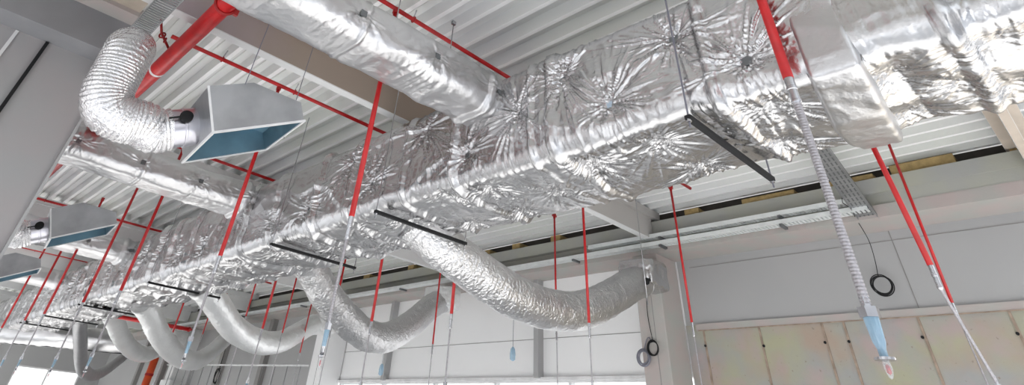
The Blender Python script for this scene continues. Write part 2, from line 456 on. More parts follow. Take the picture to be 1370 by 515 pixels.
# ------------------------------------------------------------------ main duct
def sup_section(cx, cz, hx, hz, rad, n):
    """rounded rectangle, unrolled: returns pts, normals, girth; starts at top left going down the -X side."""
    segs = []
    ax, az = hx-rad, hz-rad
    L = [('l', (-hx, az), (-hx, -az)), ('c', (-ax, -az), math.pi, 1.5*math.pi), ('l', (-ax, -hz), (ax, -hz)), ('c', (ax, -az), 1.5*math.pi, 2*math.pi),
         ('l', (hx, -az), (hx, az)), ('c', (ax, az), 0, .5*math.pi), ('l', (ax, hz), (-ax, hz)), ('c', (-ax, az), .5*math.pi, math.pi)]
    wt = [1, 1, 1, 1, .55, .4, .15, .4]
    lens = []
    for s in L: lens.append(math.dist(s[1], s[2]) if s[0] == 'l' else rad*math.pi/2)
    tot = sum(l*w for l, w in zip(lens, wt)); P = []; Nn = []; G = []; g = 0
    for s, l, w in zip(L, lens, wt):
        k = max(3, int(n*l*w/tot))
        for i in range(k):
            t = i/k
            if s[0] == 'l':
                a, b = np.array(s[1]), np.array(s[2]); p = a+(b-a)*t; d = (b-a)/np.linalg.norm(b-a); nn = np.array([d[1], -d[0]])
            else:
                th = s[2]+(s[3]-s[2])*t; nn = np.array([math.cos(th), math.sin(th)]); p = np.array(s[1])+rad*nn
            P.append(p+np.array([cx, cz])); Nn.append(nn); G.append(g+l*t)
        g += l
    return np.array(P), np.array(Nn), np.array(G), g

def foil_surface(P3, N3, pins, seed, pillow=.03, fold=.016, crink=.006, sag=None, seams=(), axis=1, fold_r=.13):
    """quilted foil: tufts at pins, radial folds around them, random crinkles, wrapped seams."""
    x, y, z = P3[..., 0], P3[..., 1], P3[..., 2]
    d = np.zeros(x.shape); dmin = np.full(x.shape, 9.)
    s = seed*13.7
    wob = vnoise(x*5+s, y*5, z*5)
    if len(pins):
        tang_fold = np.zeros(x.shape)
        for q, (p, n) in enumerate(pins):
            p = np.array(p, float); n = np.array(n, float)
            D = P3-p; r = np.sqrt((D**2).sum(-1))
            msk = r < fold_r*4.5
            if not msk.any(): continue
            dmin[msk] = np.minimum(dmin[msk], r[msk])
            Dm, rm = D[msk], r[msk]
            u = np.array([0, 1, 0.]) if axis == 1 else np.array([1., 0, 0]); v = np.cross(n, u)
            th = np.arctan2(Dm @ v, Dm @ u)
            rr = random.Random(seed*1000+q)
            c1, s1 = np.cos(th), np.sin(th)
            # angular noise: sharp creases of uneven spacing
            k0 = rr.uniform(5.5, 9.0)
            a = ridged(c1*k0+q*3.1+rm*2, s1*k0+s, rm*3+q)
            b = ridged(c1*k0*2.3+q*5.7, s1*k0*2.3+7.7+s, rm*6)
            f = np.clip(a, 0, 1)**3*1.0 + .4*np.clip(b, 0, 1)**2.5
            lenv = .45+1.1*np.clip(vnoise(c1*2+q, s1*2+s, rm*0)+.35, 0, 1)
            sc_ = .45 if (axis == 1 and p[1] < .3) else (1. if q % 3 else 1.25)*(1 if abs(n[0]) > .5 else .7)
            e = sc_*np.exp(-(rm/(fold_r*lenv))**1.4)*np.clip(rm/.025, 0, 1)
            tang_fold[msk] = np.maximum(tang_fold[msk], f*e)
        d += fold*tang_fold*(.35+.65*np.abs(N3).max(-1)**6)
        d += pillow*(1-np.exp(-(dmin/.10)**1.25))
        quiet = .35+.65*np.clip(1-dmin/.5, 0, 1)
    else: quiet = 1
    big = vnoise(x*2.2+s, y*2.2, z*2.2)
    lf = ridged(x*2.5+s+wob*.4, (y*1.1+z*2.2)+wob*.3, (z-y*.4)*3.5)
    d += .012*np.clip(lf-.55, 0, 1)**1.3*2.2
    c = .7*ridged(x*6+s, y*5+wob, z*6)+.6*ridged(x*15, y*13+s, z*15+wob*2)
    flat = np.abs(N3).max(-1)**6
    calm = .35+.65*np.clip(.5+1.4*vnoise(x*1.3+s, y*1.1+4, z*1.3), 0, 1)
    d += (crink*c*.8*calm + .008*big)*(.12+.88*flat)
    c2 = ridged(x*34+wob*3, y*26, z*34+s)
    d += crink*.34*c2
    t = P3[..., axis]
    for (sy, w, h) in seams:
        ww = vnoise(x*9+sy*7, z*9, y*0+s)*.012
        q = np.abs(t-sy-ww)/w
        d += h*np.clip(1-q**2, 0, 1)
        d += h*.5*np.clip(1-q/2.2, 0, 1)*vnoise(x*22, t*6, z*22+sy)
    return P3 + N3*d[..., None]

def ysamples(y0, y1, f):
    out = [y0]
    while out[-1] < y1: out.append(out[-1]+f(out[-1]))
    out[-1] = y1; return np.array(out)

DX0, DX1, DZ0, DZ1 = 1.735, 2.325, 1.0, 1.455
P2, N2, G2, GT = sup_section((DX0+DX1)/2, (DZ0+DZ1)/2, (DX1-DX0)/2-.02, (DZ1-DZ0)/2-.02, .024, 330)
trays = [.755, 2.59, 3.76, 6.05, 8.3, 9.95, 11.3]
side_p = [(1.32, 1.33), (1.09, 1.08+.04), (.77, 1.30), (.53, 1.10), (1.59, 1.24), (1.93, 1.12), (2.28, 1.36), (2.75, 1.15), (3.0, 1.34), (.22, 1.30), (-.1, 1.08), (-.3, 1.3)]
bot_p = [(1.88, .99), (1.87, 1.30), (2.18, .95), (1.85, 1.87), (2.20, 1.95), (1.86, .52), (2.16, .60), (1.80, 2.15), (1.99, 2.66), (2.05, 1.62), (2.2, 2.35), (1.84, 3.0), (2.18, 3.1), (2.0, 3.45),
         (1.93, .17), (2.05, .02), (1.87, -.09), (2.16, -.09), (2.21, .20), (1.95, -.35), (2.2, -.4)]
side_pins = list(side_p); bot_pins = list(bot_p)
r2 = random.Random(3)
yy = 3.5
while yy < 12:
    side_pins.append((yy+r2.uniform(-.1, .1), r2.choice([1.13, 1.3]))); bot_pins.append((1.87+r2.uniform(-.04, .04), yy+r2.uniform(-.1, .1))); bot_pins.append((2.18, yy+.25+r2.uniform(-.1, .1)))
    yy += .52
pins = [((DX0+.02, y, z), (-1, 0, 0)) for y, z in side_pins] + [((x_, y, DZ0+.02), (0, 0, -1)) for x_, y in bot_pins]
ys = ysamples(-1.2, 16.2, lambda y: .0062 if y < 1.2 else .0062*(1+(y-1.2)*.42) if y > 1.2 else .01)
sh = (len(ys), len(P2))
P3 = np.zeros(sh+(3,)); N3 = np.zeros_like(P3)
P3[..., 0] = P2[None, :, 0]; P3[..., 1] = ys[:, None]; P3[..., 2] = P2[None, :, 1]
N3[..., 0] = N2[None, :, 0]; N3[..., 2] = N2[None, :, 1]
seams = [(1.38, .035, .022), (1.50, .02, .014), (2.02, .03, .022), (2.42, .03, .018), (.655, .026, .020), (-.02, .03, .02), (-.62, .04, .02)]
yy = 2.95
while yy < 16: seams.append((yy, .03+.01*r2.random(), .02+.012*r2.random())); yy += .38+.22*r2.random()
P3 = foil_surface(P3, N3, pins, 1, pillow=.034, fold=.021, crink=.0042, seams=seams, fold_r=.19)
# belly sag of the loose underside between hangers
bot = np.clip(-N3[..., 2], 0, 1)
th = [-.6, .15]+trays+[12.6, 13.9, 15.2, 16.4]
gap = np.zeros(len(ys))
for a, b in zip(th[:-1], th[1:]):
    msk = (ys >= a) & (ys < b); t = (ys[msk]-a)/(b-a); gap[msk] = (4*t*(1-t))**.6
xw = np.clip(1-((P3[..., 0]-2.03)/.32)**2, 0, 1)
P3[..., 2] -= bot*gap[:, None]*(.012+.022*xw)
duct = thing('supply_duct', 'large foil wrapped rectangular duct running the length of the hall', 'duct', (2.03, 0, 1.0))
m = MB(); m.grid(P3, close_v=True); m.build('insulation_jacket', M['foil'], duct, smooth=True)
# pin washers: small square plates seated in the tufts
for q, (p, n) in enumerate(pins):
    if p[1] > 6.2: continue
    p = np.array(p); n = np.array(n); a = .019 if q % 5 else .022
    mb = MB(); c = p+n*.008
    if abs(n[0]) > .5: mb.box(c[0]-.003, c[0]+.001, c[1]-a, c[1]+a, c[2]-a*.9, c[2]+a*.9)
    else: mb.box(c[0]-a, c[0]+a, c[1]-a, c[1]+a, c[2]-.001, c[2]+.003)
    blue = (abs(n[0]) > .5 and abs(p[1]-1.09) < .02) or (abs(n[2]) > .5 and abs(p[1]-.99) < .02)
    mb.build('pin_washer', M['washer_blue'] if blue else M['tape'], duct)

# bulky wrapped collar on the near stretch
cq = [(1.70, .345), (2.12, .43), (2.37, .36), (2.34, .27), (2.2, .235), (1.70, .175)]
def collar():
    nv, nu = 60, 150
    prof = [(1.728, 1.40), (1.724, 1.2), (1.715, .985), (1.76, .945), (2.0, .925), (2.22, .925), (2.33, .955), (2.385, 1.03), (2.395, 1.2), (2.395, 1.5)]
    pth = catmull([(a, 0, b) for a, b in prof], .012); n = len(pth)
    P = np.zeros((n, nv, 3)); NN = np.zeros_like(P)
    for i in range(n):
        a = pth[max(i-1, 0)]; b = pth[min(i+1, n-1)]; t = (b-a)/np.linalg.norm(b-a); nn = np.array([t[2], 0, -t[0]])
        ylo = .20+.05*max(0, (pth[i][0]-1.7)/.6); yhi = .36+.06*max(0, min(1, (pth[i][0]-1.7)/.4))-.05*max(0, (pth[i][0]-2.2)/.2)
        for j in range(nv):
            t2 = j/(nv-1); y = ylo+(yhi-ylo)*t2; dp = -.06*(abs(2*t2-1)**14)
            P[i, j] = pth[i]+nn*dp; P[i, j, 1] = y; NN[i, j] = nn
    arc = np.arange(n)[:, None]*.012
    P = P+NN*(.0035*ridged(arc*26+P[..., 1]*9, P[..., 1]*7, arc*3))[..., None]
    P = foil_surface(P, NN, [], 5, crink=.0035)
    mb = MB(); mb.grid(P); mb.build('wrapped_collar', M['foil_branch'], duct, smooth=True)
collar()
# ------------------------------------------------------------------ branch ducts joining from the left
def branch(yc, x0, x1, label, seed, res):
    P, Nn, G, g = sup_section(0, 0, .13, .088, .055, res)
    # section plane is (y,z); travel along x
    xs = np.arange(x0, x1+1e-6, .008 if seed < 2 else (.014 if seed < 3 else .03))
    P3 = np.zeros((len(xs), len(P), 3)); N3 = np.zeros_like(P3)
    P3[..., 0] = xs[:, None]; P3[..., 1] = yc-P[None, :, 0]*-1; P3[..., 2] = 1.372+P[None, :, 1]
    N3[..., 1] = Nn[None, :, 0]; N3[..., 2] = Nn[None, :, 1]
    pn = []
    for xx in np.arange(.35, 1.7, .42): pn.append(((xx+.1, yc-.13, 1.37), (0, -1, 0)))
    P3 = foil_surface(P3, N3, pn, 20+seed, pillow=.018, fold=.017, crink=.005, seams=[(1.66, .03, .02), (.9, .012, .006)], axis=0, fold_r=.10)
    if yc < 3: pass
    t = thing('branch_duct', label, 'duct', ((x0+x1)/2, yc, 1.28), 'foil branch ducts joining the main duct from the left')
    mb = MB(); mb.grid(P3, close_v=True); mb.build('insulation_jacket', M['foil_branch'], t, smooth=True)
    for p, n in pn:
        c = np.array(p)+np.array(n)*.012
        MB().box(c[0]-.015, c[0]+.015, c[1]-.002, c[1]+.002, c[2]-.014, c[2]+.014).build('pin_washer', M['tape'], t)
    return t
branch(1.835, -1.2, 1.745, 'foil branch duct crossing the top of the picture in front of the brown girder', 0, 130)
branch(4.48, .05-.4, 1.745, 'foil branch duct under the near sheet metal hood, second from camera', 1, 110)
branch(7.29, -.5, 1.745, 'foil branch duct below the second sheet metal hood', 2, 70)
branch(10.02, -.5, 1.745, 'small distant foil branch duct behind the third hood', 3, 40)
# rods holding the first branches
def rod(name, p0, p1, r, label, mat=M['steel'], hook=False):
    t = thing(name, label, 'rod', p0)
    MB().tube([p0, p1], r, 8).build('rod', mat, t, smooth=True)
    h = MB().box(p1[0]-.012, p1[0]+.012, p1[1]-.008, p1[1]+.008, p1[2]-.02, p1[2]+.002); h.build('deck_clip', M['steel'], t)
    return t

# far cross duct and its black gasket
def pipe_foil(path, r, name, label, mat, seed, step=.03, n=40, flat=1., crink=.004, group=None, cat='duct', ribs=None, parent=None):
    pth = catmull(path, step); fr = frames(pth); m_ = len(pth)
    A = np.array([f[0] for f in fr]); B = np.array([f[1] for f in fr]); C = np.array(pth)
    t = np.linspace(0, 2*math.pi, n, endpoint=False)
    N3 = np.cos(t)[None, :, None]*A[:, None]+np.sin(t)[None, :, None]*B[:, None]
    Nf = N3.copy(); Nf[..., 2] *= flat
    rr = r if hasattr(r, '__len__') else [r, r]
    R = np.interp(np.linspace(0, 1, m_), np.linspace(0, 1, len(rr)), rr)
    P3 = C[:, None]+Nf*R[:, None, None]
    x, y, z = P3[..., 0], P3[..., 1], P3[..., 2]; s = seed*3.3
    arc = np.concatenate([[0], np.cumsum(np.linalg.norm(np.diff(C, axis=0), axis=1))])
    d = crink*(ridged(x*9+s, y*9, z*9)+.6*ridged(x*20, y*20+s, z*20))
    if ribs:
        pit, amp, jit = ribs
        ph = arc[:, None]/pit*2*math.pi+1.2*vnoise(x*5, y*5, z*5+s)
        w = np.sin(ph); d = d+amp*w*(1+jit*vnoise(x*14, y*14, z*14+s))
    P3 = P3+N3*d[..., None]
    mb = MB(); mb.grid(P3, close_v=True)
    b = len(mb.v)-m_*n
    mb.f.append(tuple(b+q for q in reversed(range(n)))); mb.f.append(tuple(b+(m_-1)*n+q for q in range(n)))
    return mb, C
mb, _ = pipe_foil([(1.2, 13.5, .93), (1.77, 12.9, .93), (2.5, 12.2, .93), (3.3, 11.6, .93)], .15, '', '', None, 9, .04, 30, 1., .006)
t = thing('cross_duct', 'foil wrapped duct crossing under the far end of the main duct at lower left', 'duct', (2.4, 12.3, .8))
mb.build('insulation_jacket', M['foil_branch'], t, smooth=True)
MB().tube([(1.2, 13.44, .785), (2.4, 12.25, .785), (3.3, 11.55, .785)], .012, 6).build('gasket_strip', M['black'], t)

# ------------------------------------------------------------------ trapeze hangers under the main duct
hl = ['near black hanger rail under the right part of the main duct', 'black hanger rail beside the start of the first flexible duct', 'black hanger rail just before the second flexible duct',
      'black hanger rail under the duct at the third flexible duct', 'far black hanger rail near the fourth flexible duct', 'small far black hanger rail, second from the end', 'last tiny black hanger rail at far left']
for k, y in enumerate(trays):
    t = thing('duct_hanger', hl[k], 'hanger', (2.03, y, .96), 'black trapeze hangers under the main duct')
    x0, x1 = 1.695, 2.385
    z0 = .948 if k else .936
    m = MB().box(x0, x1, y-.011, y+.011, z0-.007, z0+.008)
    m.build('rail', M['black'], t)
    for xx in (1.703, 2.377):
        MB().tube([(xx, y, z0-.035), (xx, y, 1.875)], .0035, 6).build('threaded_rod', M['grey_tube'] if k == 0 else M['steel'], t)
        MB().lathe([(.009, 0), (.009, .010)], (xx, y, z0-.016), 6).build('nut', M['steel'], t)

# ------------------------------------------------------------------ flexible ducts on the right with wall boxes
flex = {
 1: [(2.16, 2.80, 1.04), (2.29, 2.765, .965), (2.545, 2.735, .882), (2.881, 2.723, .800), (3.227, 2.737, .776), (3.574, 2.751, .805), (3.85, 2.76, .872), (4.107, 2.772, .975), (4.40, 2.785, 1.11), (4.62, 2.80, 1.205), (4.70, 2.80, 1.23)],
 2: [(2.20, 4.46, 1.15), (2.45, 4.56, 1.07), (2.70, 4.66, .93), (2.977, 4.776, .830), (3.326, 4.919, .745), (3.691, 5.068, .765), (4.102, 5.235, .940), (4.483, 5.391, 1.18), (4.66, 5.46, 1.27), (4.75, 5.49, 1.31)],
 3: [(2.2, 6.12, 1.03), (2.475, 6.343, .945), (2.77, 6.584, .838), (3.055, 6.817, .784), (3.485, 7.167, .780), (3.879, 7.489, .86), (4.222, 7.769, 1.01), (4.5, 7.95, 1.15), (4.7, 8.05, 1.2)],
 4: [(2.2, 7.7, 1.0), (2.387, 7.91, .932), (2.623, 8.209, .823), (2.984, 8.666, .717), (3.332, 9.106, .672), (3.611, 9.459, .679), (3.861, 9.775, .73), (4.159, 10.153, .88), (4.433, 10.499, 1.08), (4.66, 10.78, 1.22)],
 5: [(2.25, 9.2, 1.06), (2.487, 9.631, .994), (2.818, 10.22, .88), (3.269, 11.021, .810), (3.706, 11.797, .830), (4.079, 12.458, .945), (4.38, 12.993, 1.09), (4.66, 13.5, 1.25)],
 6: [(2.22, 10.3, 1.03), (2.30, 10.5, .95), (2.50, 10.95, .80), (2.85, 11.8, .585), (3.191, 12.647, .52), (3.57, 13.558, .55), (4.091, 14.813, .74), (4.75, 16.3, 1.1)],
}
fr_r = {1: .123, 2: .122, 3: .118, 4: .114, 5: .110, 6: .085}
fl = {1: 'nearest crumpled foil flexible duct sagging from main duct to the column box', 2: 'second foil flexible duct sagging from main duct, mottled surface',
      3: 'third smooth pale flexible duct with a bend seam, sagging to a wall box', 4: 'fourth pale green-grey flexible duct seen behind a sprinkler head',
      5: 'fifth thin flexible duct between the fourth and the dark one', 6: 'dark U shaped flexible duct at the far left end'}
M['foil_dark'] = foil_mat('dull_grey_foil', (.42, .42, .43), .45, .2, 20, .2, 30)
for k, path in flex.items():
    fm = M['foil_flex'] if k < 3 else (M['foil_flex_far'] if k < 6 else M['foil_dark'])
    mb, C = pipe_foil(path, fr_r[k], '', '', fm, k+3, {1: .010, 2: .011, 3: .016}.get(k, .025), {1: 96, 2: 88, 3: 60}.get(k, 36), 1., {1: .0035, 2: .0045}.get(k, .003),
                      ribs=((.030, .0016, 1.2) if k < 3 else (.05, .001, .5)))
    t = thing('flexible_duct', fl[k], 'flexible duct', path[5], 'sagging flexible ducts on the right of the main duct')
    mb.build('foil_sleeve', fm, t, smooth=True)
    # duct side collar
    a, b = np.array(path[0]), np.array(path[1]); d = (b-a)/np.linalg.norm(b-a)
    c0, _ = pipe_foil([a-d*.05, a, a+d*.02], fr_r[k]*1.06, '', '', fm, k, .02, 30, 1., .004)
    c0.build('spigot_collar', fm, t, smooth=True)
# wall boxes
bx = {1: (2.80, 1.28), 2: (5.50, 1.33), 3: (8.06, 1.22), 4: (10.8, 1.26), 5: (13.55, 1.3)}
bl_ = {1: 'foil wrapped outlet box on the grey pink column, nearest', 2: 'rounded foil outlet box on the white wall, second', 3: 'bright foil outlet box beside the second sprinkler head, third', 4: 'small foil outlet box above the white rail, fourth', 5: 'tiny distant foil outlet box behind the fourth flexible duct'}
def foil_box(k, y, z):
    t = thing('outlet_box', bl_[k], 'duct box', (4.8, y, z-.13), 'foil boxes at the ends of the flexible ducts')
    bm = bmesh.new(); bmesh.ops.create_cube(bm, size=1); 
    for v in bm.verts:
        s = v.co
        hx, hy, hz = .17, .17, .125
        yy = 1 if s.y > 0 else -1
        v.co = Vector((s.x*2*hx, s.y*2*hy, s.z*2*hz))
        if s.x < 0 and s.z < 0: v.co.z += .03; v.co.x += .02
        if s.x < 0 and s.z > 0: v.co.z -= .02
    bmesh.ops.subdivide_edges(bm, edges=bm.edges[:], cuts=24 if k < 3 else 10, use_grid_fill=True)
    V = np.array([v.co[:] for v in bm.verts]); 
    nrm = V/np.array([.17, .17, .125]); ln = np.maximum(np.abs(nrm).max(-1, keepdims=True), 1e-6)
    l4 = (np.abs(nrm)**6).sum(-1, keepdims=True)**(1/6)
    V = V*(ln/l4)
    xq, yq, zq = (V+k*3.1).T
    V = V*(1+.05*ridged(xq*14, yq*14, zq*14)[:, None]*.5)+.006*np.stack([vnoise(xq*30, yq*30, zq*30)]*3, -1)
    V += np.array([4.75, y, z])
    mb = MB(); mb.v = [tuple(v) for v in V.tolist()]; mb.f = [tuple(v.index for v in f.verts) for f in bm.faces]; bm.free()
    mb.build('foil_wrap', M['foil'] if k < 2 else M['foil_flex_far'], t, smooth=True)
    # damper lever: dark knob on the near side
    n = np.array([-.75, -.50, -.38]); n /= np.linalg.norm(n)
    c = np.array([4.655, y-.075, z-.055]) if k > 1 else np.array([4.63, y-.06, z-.06])
    u = np.cross(n, [0, 0, 1]); u /= np.linalg.norm(u); v = np.cross(n, u); R = np.array([u, v, n]).T
    c = np.array([4.75, y-.01, z])+n*.218
    MB().lathe([(.022, -.03), (.027, 0), (.027, .022), (.020, .030), (.010, .032)], c, 18, R).build('damper_knob', M['black'], t, smooth=False)
for k, (y, z) in bx.items(): foil_box(k, y, z)

# ------------------------------------------------------------------ sheet metal hoods with corrugated duct on the left
HR = np.array([[.882, .131, -.452], [-.136, .99, .022], [.451, .042, .892]]); U_, _s, V_ = np.linalg.svd(HR); HR = U_ @ V_
HT = np.array([.656, 2.306, .923]); HL, HW, HH, HF, HG = .39, .516, .201, .189, .087
def hl_(p): return tuple(HR @ np.array(p, float)+HT)
def make_hood():
    t = thing('intake_hood', 'x', 'hood', (.85, 2.55, .93), 'sheet metal hoods left of the main duct')
    e = .004
    O = [(0,0,0), (HL,0,0), (HL,HW,0), (0,HW,0), (0,0,HH), (HF,0,HH), (HL,0,HG), (0,HW,HH), (HF,HW,HH), (HL,HW,HG)]
    F = [(0,1,6,5,4), (3,7,8,9,2), (0,4,7,3), (4,5,8,7), (5,6,9,8), (1,2,9,6)]
    MB().add([hl_(p) for p in O], F).build('shell', M['galv'], t)
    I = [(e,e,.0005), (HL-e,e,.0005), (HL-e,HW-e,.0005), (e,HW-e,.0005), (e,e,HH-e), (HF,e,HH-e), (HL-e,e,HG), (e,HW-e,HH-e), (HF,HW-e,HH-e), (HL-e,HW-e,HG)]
    MB().add([hl_(p) for p in I], [tuple(reversed(f)) for f in F]).build('inside_faces', M['hood_inside'], t)
    # folded rim
    w = .006
    m = MB()
    for (x0, x1, y0, y1) in ((-w, HL+w, -w, .004), (-w, HL+w, HW-.004, HW+w), (-w, .004, 0, HW), (HL-.004, HL+w, 0, HW)):
        m.box(x0, x1, y0, y1, -.005, .004, HR, HT)
    m.build('rim', M['frame_w'], t)
    MB().box(-.005, .003, -.005, .003, .0, HH, HR, HT).build('corner_fold', M['frame_w'], t)
    # spigot
    Rs = HR @ np.array([[0, 0, -1], [0, 1, 0], [1, 0, 0.]])
    c = hl_((0, HW/2, .100))
    sp = MB().lathe([(.083, 0), (.083, .045), (.086, .047), (.086, .055), (.083, .057), (.083, .105), (.080, .106), (.080, .13)], c, 40, Rs).build('spigot', M['zinc_bright'], t, smooth=True)
    try: sp.data.set_sharp_from_angle(angle=math.radians(40))
    except Exception: pass
    # damper lever facing the camera
    n = HR @ np.array([0, -.78, -.62]); n /= np.linalg.norm(n)
    ax = HR @ np.array([-1, 0, 0.]); u = ax - n*(ax @ n); u /= np.linalg.norm(u); v = np.cross(n, u); Rn = np.array([u, v, n]).T
    n = HR @ np.array([0, -.97, .22]); n /= np.linalg.norm(n)
    u = ax; v = np.cross(n, u); Rn = np.array([u, v, n]).T
    cc = np.array(c)+ax*.055+n*.082
    lv = MB().lathe([(.010, -.01), (.012, .012), (.027, .013), (.027, .024), (.022, .030)], cc, 20, Rn).build('damper_lever', M['black'], t)
    h = MB(); h.tube([cc+n*.022, cc+n*.022+u*.068], .0045, 8); h.build('lever_arm', M['black'], lv)
    return t
def make_cflex():
    t = thing('corrugated_duct', 'x', 'flexible duct', (.27, 2.56, .93), 'corrugated ducts feeding the hoods')
    ax = HR @ np.array([-1, 0, 0.]); c = np.array(hl_((0, HW/2, .100)))
    P = [c+ax*.10, c+ax*.16, (.44, 2.565, .955), (.37, 2.562, .945), (.30, 2.56, .965), (.268, 2.56, 1.03), (.264, 2.56, 1.12), (.262, 2.56, 1.19), (.262, 2.58, 1.235), (.268, 2.64, 1.275), (.285, 2.75, 1.30), (.30, 2.95, 1.31)]
    mb, C = pipe_foil(P, [.088, .091, .094, .096, .097, .097, .097], '', '', None, 31, .0035, 110, 1., .0012, ribs=(.0145, .0026, .7))
    mb.build('corrugated_sleeve', M['foil_bare'], t, smooth=True)
    return t
hood0 = make_hood(); flx0 = make_cflex()
hood0['label'] = 'nearest sheet metal hood with blue-grey open underside at upper left'
flx0['label'] = 'large shiny corrugated duct bending down into the nearest hood'
for k, (dx, dy, l1, l2) in enumerate(((.02, 2.73, 'second sheet metal hood, beside the left wall corner', 'corrugated duct passing behind the left wall corner to the second hood'),
                                  (.06, 5.25, 'pale third hood cut by the left picture edge', 'corrugated duct of the third hood, mostly behind the left wall'))):
    for src, lb in ((hood0, l1), (flx0, l2)):
        c = copy_tree(src); c['label'] = lb; c.location = (c.location[0]+dx*S, c.location[1]+dy*S, c.location[2])
# wires holding the hoods
def wire(x, y, z0, z1, label, dx=0, dy=0, mat=None):
    t = thing('hanging_wire', label, 'wire', (x, y, z0))
    MB().tube([(x, y, z0), (x+dx, y+dy, z1)], .0022, 6).build('strand', mat or M['grey_tube'], t)
    MB().box(x+dx-.01, x+dx+.01, y+dy-.006, y+dy+.006, z1-.012, z1+.003).build('clip', M['steel'], t)
wire(.70, 2.29, 1.165, 1.872, 'thin dark wire above the back corner of the nearest hood')
wire(1.04, 2.51, 1.10, 1.872, 'thin wire at the front tip of the nearest hood')
wire(.42, 2.30, 1.60, 1.872, 'short dark wire left of the fat red pipe')
for k, (x, y) in enumerate(((1.20, 1.99), (1.58, 1.99))):
    rod('hanger_rod', (x, y-.02, 1.44), (x, y-.02, 1.872), .003, ['thin steel rod above the front branch duct, nearer the red pipe tee', 'thin steel rod above the front branch duct, nearer the main duct'][k])
rod('hanger_rod', (4.33, 2.54, .96), (4.33, 2.54, 1.872), .003, 'white thin rod hanging by the brown girder end')

# ------------------------------------------------------------------ sprinkler pipework
mn = thing('fire_main', 'fat bright red pipe running towards the back at upper left', 'pipe', (.49, 5, 1.53))
MB().tube([(.475, .3, 1.53), (.505, 3.2, 1.53), (.515, 5.2, 1.53), (.55, 12, 1.53)], .043, 28).build('pipe', M['red'], mn, smooth=True)
for y in (2.36, 5.1, 7.8):
    cpl = MB().ring((.497, y, 1.53), (0, 1, 0), .047, .008).build('clamp_ring', M['redfit'], mn, smooth=True)
    MB().box(.440, .450, y-.008, y+.008, 1.55, 1.585).build('clamp_lug', M['redfit'], mn)
    MB().box(.545, .565, y-.008, y+.008, 1.50, 1.53).build('clamp_lug', M['redfit'], mn)
MB().lathe([(.0455, 0), (.0455, .02)], (.5055, 3.25, 1.53), 28, np.array([[1, 0, 0], [0, 0, 1], [0, -1, 0.]])).build('joint_band', M['frame_w'], mn, smooth=False)
t = thing('pipe_bracket', 'small dark red bracket beside the fat red pipe', 'bracket', (.40, 3.0, 1.60))
MB().tube([(.36, 3.0, 1.68), (.385, 3.03, 1.65), (.40, 3.03, 1.62), (.44, 3.06, 1.60), (.475, 3.08, 1.58)], .007, 8).ring((.41, 3.04, 1.615), (1, 1, 0), .016, .005, 14, 6).ring((.435, 3.05, 1.60), (1, 0, 0), .012, .005, 14, 6).build('body', M['redfit'], t, smooth=True)

branch_rows = {.42: (.5, 3.05), 2.055: (.5, 4.4), 3.352: (.5, 3.9), 5.05: (.5, 4.4), 5.97: (.5, 2.4), 7.95: (.5, 4.4), 9.3: (.5, 4.4), 10.9: (.5, 4.4), 13.7: (.5, 4.4)}
rl = ['red branch pipe overhead near the right drops', 'red branch pipe above the front branch duct', 'red branch pipe behind the nearest hood', 'red branch pipe just above the second foil branch duct',
      'red branch pipe over the far side of the second foil branch duct', 'red branch pipe seen either side of the second hood', 'red branch pipe beyond the second hood', 'far red branch pipe with many drops, upper', 'farthest red branch pipe at far left']
for (y, (x0, x1)), lb in zip(branch_rows.items(), rl):
    t = thing('branch_pipe', lb, 'pipe', ((x0+x1)/2, y, 1.8), 'red branch pipes under the deck')
    MB().tube([(x0, y, 1.8), (x1, y, 1.8)], .0125, 12).build('pipe', M['red'], t, smooth=True)
    for xx in (.83, 1.36, 2.9, 3.9):
        if xx > x1: continue
        h = MB().ring((xx, y, 1.8), (1, 0, 0), .016, .0045, 16, 6).build('hanger_loop', M['redfit'], t, smooth=True)
        MB().tube([(xx, y, 1.82), (xx+.01, y, 1.872)], .004, 6).build('hanger_pin', M['steel'], t)

